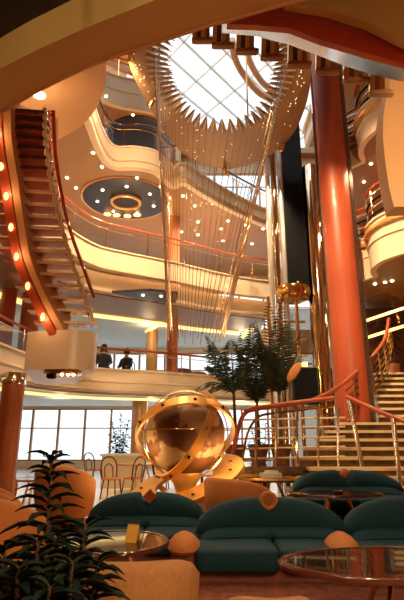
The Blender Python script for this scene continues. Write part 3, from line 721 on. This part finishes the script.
# ------------------------------------------------------------------ sofas
def sofa_back(mb, w_, base, top, th, notch, sharp=2.6, nx=56, bend=.12, pw=.55):
    vs = []; fs = []; nr_ = 14
    for i in range(nx + 1):
        s_ = -1 + 2 * i / nx; x = s_ * w_ / 2
        e = max(0.0, 1 - abs(s_) ** sharp) ** pw
        h = base + (top - base) * (.16 + .84 * e)
        if notch: h -= .10 * max(0, 1 - (abs(x) / .11) ** 4) + .02 * math.exp(-(x / .03) ** 2)
        tk = th * (.55 + .45 * e) * (1 - .22 * math.exp(-(x / .025) ** 2))
        y = -bend * s_ * s_
        for j in range(nr_):
            a = 2 * PI * j / nr_; ca, sa = math.cos(a), math.sin(a)
            vs.append((x, y + tk / 2 * math.copysign(abs(ca) ** .7, ca) + .10 * (sa > 0) * abs(sa) * .6, (base + h) / 2 + (h - base) / 2 * math.copysign(abs(sa) ** .75, sa)))
    for i in range(nx):
        for j in range(nr_): fs.append((i * nr_ + j, i * nr_ + (j + 1) % nr_, (i + 1) * nr_ + (j + 1) % nr_, (i + 1) * nr_ + j))
    fs += [tuple(range(nr_)), tuple(range((nx + 1) * nr_ - 1, nx * nr_ - 1, -1))]
    return mb.add(vs, fs)
def sofa(loc, rz, w_, label, orn, arms=(1, 1), h=.72):
    t = thing('teal_sofa', label, 'sofa', loc, rz)
    sofa_back(MB(), w_, .34, h, .24, True).build('backrest', 'teal', t, 60)
    sofa_back(MB(), w_ * .98, .24, .43, .52, False, 8).build('lumbar_roll', 'teal', t, 60)
    for sg in (-1, 1): MB().sup((sg * w_ / 4, -.42, .20), (w_ / 2 - .008, .80, .24), .3, .18, nu=32).build('seat_cushion', 'teal', t, 60)
    MB().box((0, -.36, .05), (w_ * .94, .72, .10)).build('plinth', 'plum', t)
    MB().box((0, .10, .24), (w_ * .8, .12, .44)).build('back_frame', 'plum', t)
    for sg, on in zip((-1, 1), arms):
        if on:
            a = MB().lathe([(.14, 0), (.14, .27)], (sg * (w_ / 2 + .12), -.62, 0), 20).build('armrest', 'plum', t)
            MB().lathe([(.16, .26), (.18, .29), (.17, .34), (.11, .40), (.05, .435), (.02, .44)], (sg * (w_ / 2 + .12), -.55, 0), 24, sy=1.6).build('arm_pad', 'peach', a)
    if orn == 'diamond': MB().box((.03, -.03, h - .05), (.13, .07, .13), m=Matrix.Rotation(PI / 4, 3, 'Y')).build('ornament', 'redwood', t)
    elif orn == 'ring': MB().tube([(.085 * math.cos(a * PI / 10), 0, h - .04 + .085 * math.sin(a * PI / 10)) for a in range(20)], .03, 8, True).build('ornament', 'peach', t)
    else: MB().sup((0, 0, h - .06), (.16, .1, .16), 1, 1).build('ornament', 'peach', t)
    return t
pB = atY(268, 500, 6.25); sofa((pB.x, 6.2, 0), 0.0, 1.76, 'teal sofa with a peach ring in its notched back, behind the long glass table', 'ring', (1, 0))
pA = atY(148, 495, 6.95); sofa((pA.x, 6.95, 0), 0.0, 1.56, 'dark teal sofa with a wooden diamond in its back, just before the globe', 'diamond', (0, 0), .70)
pC = atY(411, 500, 5.9); sofa((pC.x + .12, 6.1, 0), -.08, 1.75, 'bright teal sofa cut by the picture edge, beside the ring backed sofa', 'knob', (1, 0), .73)
pD = atY(345, 471, 8.2); sofa((pD.x, 8.25, .24), 0.0, 1.76, 'teal sofa on the raised platform at the foot of the staircase', 'knob', (0, 0), .66)

# ------------------------------------------------------------------ barrel chairs
def barrel(loc, rz, label, m='peach', hb=.76, r=.36):
    t = thing('barrel_chair', label, 'chair', loc, rz)
    n_ = 40; vs = []; fs = []; th = .11
    for i in range(n_ + 1):
        s_ = -1 + 2 * i / n_; a = math.radians(90 + s_ * 128)
        h = .50 + (hb - .50) * (max(0, 1 - abs(s_) ** 2.6) ** .7)
        flare = 1 + .10 * (h - .5) / .26
        rc_ = [(r - th, .22), (r, .22), (r * flare * 1.02, h * .6), (r * flare + .02, h - .05), (r * flare - .02, h - .005), (r * flare - .06, h), (r * flare - th + .0, h - .05), (r - th - .01, h * .6)]
        for q_, z in rc_: vs.append((q_ * math.cos(a), q_ * math.sin(a), z))
    k = 8
    for i in range(n_):
        for j in range(k): fs.append((i * k + j, i * k + (j + 1) % k, (i + 1) * k + (j + 1) % k, (i + 1) * k + j))
    fs += [tuple(range(k)), tuple(range((n_ + 1) * k - 1, n_ * k - 1, -1))]
    MB().add(vs, fs).build('backrest', m, t, 65)
    k_ = min(1, r / .36)
    MB().sup((0, -.06 * k_, .36), (.56 * k_, .60 * k_, .18), .4, .5, nu=28).build('seat', m, t, 60)
    MB().lathe([(.27 * k_, 0), (.30 * k_, .04), (.33 * k_, .24), (.1, .25)], n=28).build('base', 'plum', t)
    return t
def fl(px, Y): p = atY(px, 500, Y); return Vector((p.x * 1.0, Y, 0))
def flz(px, py, Y): p = atY(px, py, Y); return Vector((p.x, Y, 0))
barrel(flz(139, 580, 3.05), PI + .12, 'sand coloured barrel chair at the bottom edge, with its back to the small oval table', 'sand', .81, .30)
barrel(flz(14, 520, 5.0), 2.3, 'big orange barrel chair cut by the picture edge, beside the dark plant', 'peach', .93, .44)
barrel(flz(8, 505, 6.3), 2.0, 'orange barrel chair behind the big one beside the dark plant', 'peach', .86, .38)
barrel(flz(66, 490, 8.2), 2.9, 'orange barrel chair seen through the plant, facing the windows', 'peach', .96, .42)
barrel(flz(56, 475, 11.7), .4, 'low orange chair beside a pale table near the windows', 'peach', .76, .4)
barrel(flz(-6, 478, 9.3), 1.0, 'orange chair beside the copper column with the metal collar', 'peach', .80, .4)
barrel(flz(242, 495, 7.3), 2.25, 'peach chair squeezed between the globe pedestal and the ring backed sofa', 'peach', .88, .46)
barrel(flz(268, 600, 2.9), PI, 'sand barrel chair showing only its rounded top under the glass table', 'sand', .655, .22)

# ------------------------------------------------------------------ tables
def table(loc, sx, sy, h, label, legs=3, rim='darkwood', top='glasstop', name='cocktail_table'):
    t = thing(name, label, 'table', loc)
    MB().lathe([(1.0 - .09, h - .012), (1, h - .03), (1.0, h - .005), (.985, h + .008), (.93, h + .008), (.92, h)], n=48, sx=sx, sy=sy).build('rim', rim, t)
    MB().lathe([(.925, h - .015), (.925, h + .002), (.02, h + .002)], n=48, sx=sx, sy=sy).build('top', top, t)
    for k in range(legs):
        a = 2 * PI * k / legs + PI / 2 + .5
        MB().tube([(sx * .25 * math.cos(a), sy * .25 * math.sin(a), h - .03), (sx * .42 * math.cos(a), sy * .42 * math.sin(a), h * .5), (sx * .6 * math.cos(a), sy * .6 * math.sin(a), 0.01)], .024, 8).build('leg', 'brass', t)
    return t
T1 = flz(111, 545, 4.75); table(T1, .53, .5, .52, 'small dark oval table with a yellow card, behind the sand chair')
T2 = flz(404, 562, 4.1); table(T2, .98, .52, .50, 'long oval table with a smoky reflective glass top in front of the ring backed sofa')
T3 = flz(335, 499, 7.0); table(T3, .66, .30, .68, 'narrow dark table between the platform sofa and the ring backed sofa')
T4 = flz(268, 478, 9.2); T4.z = .24; table(T4, .55, .3, .46, 'low table with a paper stack at the foot of the landing railing', top='glasstop', rim='gold')
T5 = flz(34, 485, 10.2); table(T5, .5, .4, .60, 'pale topped table beside the copper column near the windows', top='white', rim='wood')
T6 = flz(140, 470, 13.2); table(T6, .6, .45, .72, 'round wooden table before the cream counter', top='wood', rim='wood')
T7 = flz(232, 472, 10.0); T7.z = .0
c = thing('yellow_card', 'folded yellow tent card standing on the small oval table', 'card', (T1.x + .20, T1.y - .02, .522), -.3)
MB().extrude([(-.055, -.05, 0), (.055, -.05, 0), (.055, 0, .14), (-.055, 0, .14)], (0, .006, .003)).build('front_leaf', 'yellow', c)
MB().extrude([(-.055, .05, 0), (.055, .05, 0), (.055, 0, .14), (-.055, 0, .14)], (0, -.006, .003)).build('rear_leaf', 'yellow', c)
def glassware(loc, label, m='pane'):
    o = MB().lathe([(.03, 0), (.032, .005), (.006, .012), (.006, .06), (.03, .085), (.036, .13), (.033, .13), (.027, .09), (.01, .072)], n=14).build('wine_glass', m); o.location = loc; return tag(o, label, 'glass')
def ashtray(loc, label):
    o = MB().lathe([(.055, 0), (.07, .03), (.062, .03), (.05, .01), (.01, .01)], n=18).build('ashtray', 'brass'); o.location = loc; return tag(o, label, 'ashtray')
#ashtray((T2.x - .25, T2.y + .05, .503), 'brass ashtray near the middle of the long glass table')
ashtray((T3.x + .05, T3.y, .683), 'brass ashtray on the narrow dark table before the platform sofa')
pk = thing('paper_stack', 'white paper stack on the low table under the landing railing', 'papers', (T4.x + .05, T4.y, .704), .2)
MB().box((0, 0, .04), (.34, .24, .08)).build('sheets', 'paper', pk); MB().box((.02, .02, .1), (.2, .16, .04), rz=.3).build('top_booklet', 'whitepaint', pk)
# low dark service shelf under the landing
sh = thing('service_shelf', 'long dark shelf unit with gold edges under the landing railing', 'shelf', (.6, 9.77, .0))
for z in (.30, .50, .70): MB().box((0, 0, z), (1.25, .24, .03)).build('shelf_board', 'redwood' if z < .6 else 'gold', sh)
for x in (-.6, 0, .6): MB().box((x, 0, .36), (.05, .22, .72)).build('upright', 'darkwood', sh)

# counter, bistro chairs near windows
q = flz(124, 470, 14.5)
ct = thing('cream_counter', 'cream boxy counter near the windows behind the globe', 'counter', (q.x, q.y, .012))
MB().box((0, 0, .43), (1.2, .6, .86)).build('body', 'cream', ct); MB().box((0, 0, .89), (1.3, .7, .05)).build('worktop', 'white', ct)
def bistro(loc, rz, label):
    t = thing('bistro_chair', label, 'chair', loc, rz)
    MB().lathe([(.2, .44), (.22, .455), (.2, .48), (.05, .485)], n=20).build('seat', 'peach', t)
    for sx in (-1, 1):
        for sy in (-1, 1): MB().tube([(sx * .14, sy * .14, .45), (sx * .19, sy * .19, 0)], .016, 6).build('leg', 'darkwood', t)
    MB().tube(spline([(-.18, .14, .44), (-.2, .2, .75), (-.1, .23, .92), (.1, .23, .92), (.2, .2, .75), (.18, .14, .44)], 5), .018, 6).build('back_hoop', 'darkwood', t)
    MB().tube(spline([(-.1, .16, .46), (-.1, .21, .7), (0, .22, .78), (.1, .21, .7), (.1, .16, .46)], 5), .014, 6).build('inner_hoop', 'darkwood', t)
    return t
b0 = bistro(flz(112, 475, 11.9), .6, 'bentwood chair nearest the teal diamond sofa')
for k, (px, Y, rz, lb) in enumerate(((133, 12.0, -2.2, 'bentwood chair turned toward the round wooden table'), (161, 12.4, 1.8, 'bentwood chair between the round wooden table and the globe'), (93, 14.6, 2.6, 'bentwood chair beside the plant tip near the windows'))):
    dup(b0, flz(px, 475, Y) + Vector((0, 0, .012)), rz, lb)

# ------------------------------------------------------------------ leafy plants
def leaf(mb, base, d, L, wdt, droop):
    d = d.normalized(); side = d.cross(Vector((0, 0, 1)));  side = side.normalized() if side.length > .05 else Vector((1, 0, 0)); upv = side.cross(d)
    rows = []; 
    for t, wf_ in ((0, .15), (.25, .8), (.55, 1), (.8, .6), (1, 0)):
        c_ = Vector(base) + d * L * t - Vector((0, 0, droop * L * t * t))
        rows.append((c_ - side * wdt / 2 * wf_ + upv * .01 * wf_, c_ - upv * .004, c_ + side * wdt / 2 * wf_ + upv * .01 * wf_))
    vs = [p for r_ in rows for p in r_]; fs = []
    for i in range(4):
        a = i * 3; fs += [(a, a + 1, a + 4, a + 3), (a + 1, a + 2, a + 5, a + 4)]
    mb.add(vs, fs)
def stems(t, list_, L, wdt, per, m='leaf'):
    for (x0, y0, z0), (x1, y1, z1), z_start in list_:
        a, b = Vector((x0, y0, z0)), Vector((x1, y1, z1))
        st = MB().tube([a, a.lerp(b, .5) + Vector((.02, 0, 0)), b], [.014, .011, .006], 6).build('stem', 'bark', t)
        m_ = MB()
        for k in range(per):
            f = z_start + (1 - z_start) * k / (per - 1); p = a.lerp(b, f); az = k * 2.4 + random.uniform(-.3, .3); el = .25 + .8 * max(0, f - .6) + random.uniform(-.15, .2)
            leaf(m_, p, Vector((math.cos(az) * math.cos(el), math.sin(az) * math.cos(el), math.sin(el))), L * (1.0 - .35 * max(0, f - .7) / .3) * random.uniform(.8, 1.15), wdt * random.uniform(.8, 1.2), .45)
        m_.build('foliage', m, st)
fp_ = flz(42, 560, 1.9)
dp = thing('dracaena_plant', 'dark leafy potted plant standing close to the viewer in the lower corner', 'plant', fp_)
MB().lathe([(.17, 0), (.24, .36), (.26, .40), (.22, .40), (.2, .35)], n=24).build('pot', 'clay', dp)
MB().lathe([(.02, .35), (.205, .36)], n=20).build('soil', 'soil', dp)
def rel(px, py, Y): p = atY(px, py, Y); return (p.x - fp_.x, p.y - fp_.y, p.z)
stems(dp, [((0, 0, .35), rel(52, 456, 2.0), .35), ((.06, .02, .35), rel(86, 524, 1.95), .25), ((.0, -.06, .35), rel(38, 540, 1.8), .1), ((-.08, .02, .35), rel(4, 545, 1.85), .1), ((-.02, .08, .35), rel(60, 530, 2.2), .2), ((.08, -.05, .35), rel(72, 560, 1.75), .1), ((-.06, -.05, .35), rel(18, 565, 1.7), .1), ((.1, .0, .35), rel(98, 560, 1.9), .2), ((.0, -.1, .35), rel(50, 585, 1.65), .1)], .18, .036, 74)
p0 = flz(118, 470, 18.5)
pl = thing('window_plant', 'tall leafy plant against the bright windows behind the globe', 'plant', p0)
MB().lathe([(.2, 0), (.28, .4), (.24, .4)], n=18).build('pot', 'clay', pl)
stems(pl, [((0, 0, .38), (-.3, 0, 1.9), .2), ((.05, 0, .38), (.3, .1, 2.0), .2), ((0, .05, .38), (0, .1, 2.2), .2), ((-.05, -.05, .38), (-.15, -.1, 1.5), .2), ((.05, -.05, .38), (.18, -.1, 1.4), .2)], .36, .13, 34)
p0 = flz(259, 440, 12.6)
pl = thing('railing_plant', 'leafy plant seen through the bars of the landing railing', 'plant', (p0.x, p0.y, .012))
MB().lathe([(.2, 0), (.28, .4), (.24, .4)], n=18).build('pot', 'clay', pl)
stems(pl, [((0, 0, .38), (-.18, 0, 1.6), .3), ((.05, 0, .38), (.2, .1, 1.7), .3)], .3, .09, 24)
p0 = flz(398, 296, 12.0)
pl = thing('balcony_plant', 'small leafy plant in the dark recess under the lower rounded balcony', 'plant', (p0.x + .3, 13.55, 3.1))
MB().lathe([(.15, 0), (.2, .3), (.17, .3)], n=16).build('pot', 'clay', pl)
stems(pl, [((0, 0, .28), (-.2, -.1, 1.5), .3), ((.03, 0, .28), (.1, 0, 1.8), .3)], .34, .08, 24)

# ------------------------------------------------------------------ people on the lowest balcony
def person(loc, rz, shirt, label, longhair):
    me = bpy.data.meshes.new('person'); 
    V = [(0, 0, .46), (0, 0, .62), (0, -.01, .82), (0, -.01, .98), (0, -.02, 1.07), (0, -.035, 1.19), (0, -.03, 1.30),
         (-.18, 0, .96), (-.23, -.06, .74), (-.15, -.26, .66), (.18, 0, .96), (.23, -.06, .74), (.15, -.26, .66),
         (-.10, -.02, .46), (-.13, -.42, .47), (-.13, -.42, .1), (-.13, -.52, .05), (.10, -.02, .46), (.13, -.42, .47), (.13, -.42, .1), (.13, -.52, .05)]
    E = [(0, 1), (1, 2), (2, 3), (3, 4), (4, 5), (5, 6), (3, 7), (7, 8), (8, 9), (3, 10), (10, 11), (11, 12), (0, 13), (13, 14), (14, 15), (15, 16), (0, 17), (17, 18), (18, 19), (19, 20)]
    R_ = [.13, .125, .14, .10, .05, .085, .075, .06, .045, .032, .06, .045, .032, .085, .065, .045, .04, .085, .065, .045, .04]
    me.from_pydata(V, E, []); o = bpy.data.objects.new('person', me); COL.objects.link(o)
    sm = o.modifiers.new('skin', 'SKIN'); sb = o.modifiers.new('sub', 'SUBSURF'); sb.levels = sb.render_levels = 1
    for v, r_ in zip(me.skin_vertices[0].data, R_): v.radius = (r_, r_ * (.75 if r_ > .1 else 1))
    me.skin_vertices[0].data[0].use_root = True
    me.materials.append(M['skin']); o.location = loc; o.rotation_euler = (0, 0, rz)
    tag(o, label, 'person')
    hr_ = MB().sup((0, .0, 1.22), (.22, .24, .27), .9, 1)
    if longhair: hr_.sup((0, .08, 1.06), (.24, .12, .34), .7, .8)
    hr_.build('hair', 'hair', o)
    MB().lathe([(.10, .46), (.165, .50), (.165, .64), (.185, .8), (.20, .93), (.13, 1.01), (.06, 1.03)], (0, 0, 0), 20, sy=.75).build('shirt', shirt, o)
    for sx in (-1, 1): MB().tube([(sx * .17, 0, .96), (sx * .23, -.06, .74), (sx * .18, -.2, .68)], [.075, .062, .05], 10).build('sleeve', shirt, o)
    MB().tube([(-.1, -.0, .47), (-.13, -.42, .47), (-.13, -.42, .1)], [.1, .08, .06], 10).build('trouser_leg', 'dkcloth', o); MB().tube([(.1, -.0, .47), (.13, -.42, .47), (.13, -.42, .1)], [.1, .08, .06], 10).build('trouser_leg', 'dkcloth', o)
    return o
for px, Y, rz, sh_, lb, lh in ((104, 15.4, .3, 'blue', 'person with long dark hair in a navy top seated behind the lowest balcony', True), (127, 16.2, -.5, 'dkcloth', 'person in black seated beside the tan column behind the lowest balcony', False)):
    p = flz(px, 352, Y); s_ = dup(b0, (p.x, p.y, 2.95), rz, 'bentwood chair under the ' + ('person in the navy top' if lh else 'person in black')); person((p.x, p.y, 2.95 + .035), rz, sh_, lb, lh)
# peach chair tops seen over the lowest balcony
for px, Y, lb in ((181, 17.3, 'dark chair back on the lowest balcony just past the copper column'), (197, 18.2, 'rounded pale chair back on the lowest balcony above the globe'), (213, 19.0, 'dark seat back on the lowest balcony behind the wire strands')):
    p = flz(px, 365, Y); barrel((p.x, p.y, 2.953), PI, lb, 'plum' if 'dark' in lb else 'sand', .8, .36)

# ------------------------------------------------------------------ lights
WARM = (1, .66, .34)
# lamps in the low ceiling over the viewer, lighting the lounge
for x, y, e_ in ((-1.2, -.8, 60), (1.9, 1.0, 60), (0.3, -.6, 60), (3.8, 0.5, 60)):
    o = MB().lathe([(.05, -.03), (.08, -.015), (.09, 0), (.09, .03)], n=14).build('downlight', 'lamp'); o.location = (x, y, 4.28)
    tag(o, 'round downlight in the dark ceiling over the viewer', 'ceiling light', 'downlights over the viewer'); light('SPOT', (x, y, 4.2), e_ * 5, WARM, .08, spot=2.7)
# added bare point lights that imitate warm bounce on soffits and fascias
for x, y, z, e_ in ((-4.5, 10, 6.7, 90), (-2.5, 14.5, 6.8, 90), (.5, 16.5, 6.9, 100), (-1.5, 15.5, 9.9, 80), (-5, 13.0, 9.9, 80), (7, 12.5, 6.9, 60), (7, 12.5, 10.0, 60), (-5.5, 14, 13.6, 100), (-2.6, 14.6, 14.6, 70)):
    light('POINT', (x, y, z), e_, (1, .58, .27), .3)
# fill spots with brass bodies, added under the star disc rim for brightness
def fill_spot(pos, target, energy, ang=1.0, col=(1, .72, .42), rod=.18, par=None):
    pos, target = Vector(pos), Vector(target); d = (target - pos).normalized(); q = d.to_track_quat('-Z', 'Y')
    R3 = q.to_matrix(); m_ = MB().lathe([(.05, .16), (.07, .12), (.08, -.06), (.06, -.05), (.02, .02)], (0, 0, 0), 14, m=R3); m_.v = [tuple(Vector(v) + pos) for v in m_.v]
    m_.tube([pos + Vector((0, 0, .05)), (pos.x, pos.y, pos.z + rod)], .015, 6); m_.build('added_fill_spot', 'brass', par or disc)
    o = light('SPOT', pos + d * .1, energy, col, .06, spot=ang); o.rotation_euler = q.to_euler()
def rim(an, inset=.12): r = on_curve(outer, an) - inset; return (hc.x + r * math.cos(an), hc.y + r * math.sin(an), ZD - .16)
fill_spot(rim(2.6), (-3.5, 12.0, 6.2), 900, 1.5)
fill_spot(rim(2.2), (-2.0, 13.6, 5.0), 900, 1.5)
fill_spot(rim(1.5), (.6, 15.0, 6.2), 900, 1.5)
fill_spot(rim(1.0), (0.0, 15.5, 3.2), 700, 1.5)
fill_spot(rim(3.4), (-2.5, 11.0, 9.0), 600, 1.6)
fill_spot(rim(-.2), (3.5, 11.5, 6.5), 500, 1.1)
fill_spot(rim(-.4), (3.9, 11.5, 2.5), 800, 1.0)
fill_spot(rim(-.6), (5.0, 10.5, 6.5), 1300, 1.2)
fill_spot(rim(4.2), (GX, GY - .3, 1.2), 500, .5)
fill_spot(rim(5.0), (4.6, 10.6, 1.4), 2400, .8)
fill_spot(rim(5.4), (1.5, 5.5, 0.4), 250, 1.0)
fill_spot(rim(3.9), (-1.8, 5.5, 0.4), 300, 1.0)
near_c = bpy.data.objects['ceiling_near']  # near ceiling also holds unseen fill spots, added to brighten panel, box and fascia
fill_spot((3.4, 2.4, 4.12), (3.2, 6.0, 5.6), 800, 1.6, par=near_c)
fill_spot((-1.0, 1.9, 3.75), (-2.7, 8.9, 2.9), 420, .32, rod=.57, par=near_c)
fill_spot((-.2, 1.8, 3.72), (-1.0, 14.0, 3.0), 1800, .45, rod=.6, par=near_c)
light('POINT', (-1.5, .7, 4.08), 30, (1, .72, .40), .1); light('POINT', (.6, .3, 4.08), 30, (1, .72, .40), .1)  # unseen fill lights, added to lift the beam face
for x, y, e_ in ((-3.2, -1.2, 40), (2.6, -.9, 80)): light('POINT', (x, y, 1.7), e_, WARM, .2)  # fill lights added out of view behind the camera, no fixtures
light('SUN', (0, 0, 30), 2.5, (1, .93, .82), rot=(math.radians(28), math.radians(-14), 0))
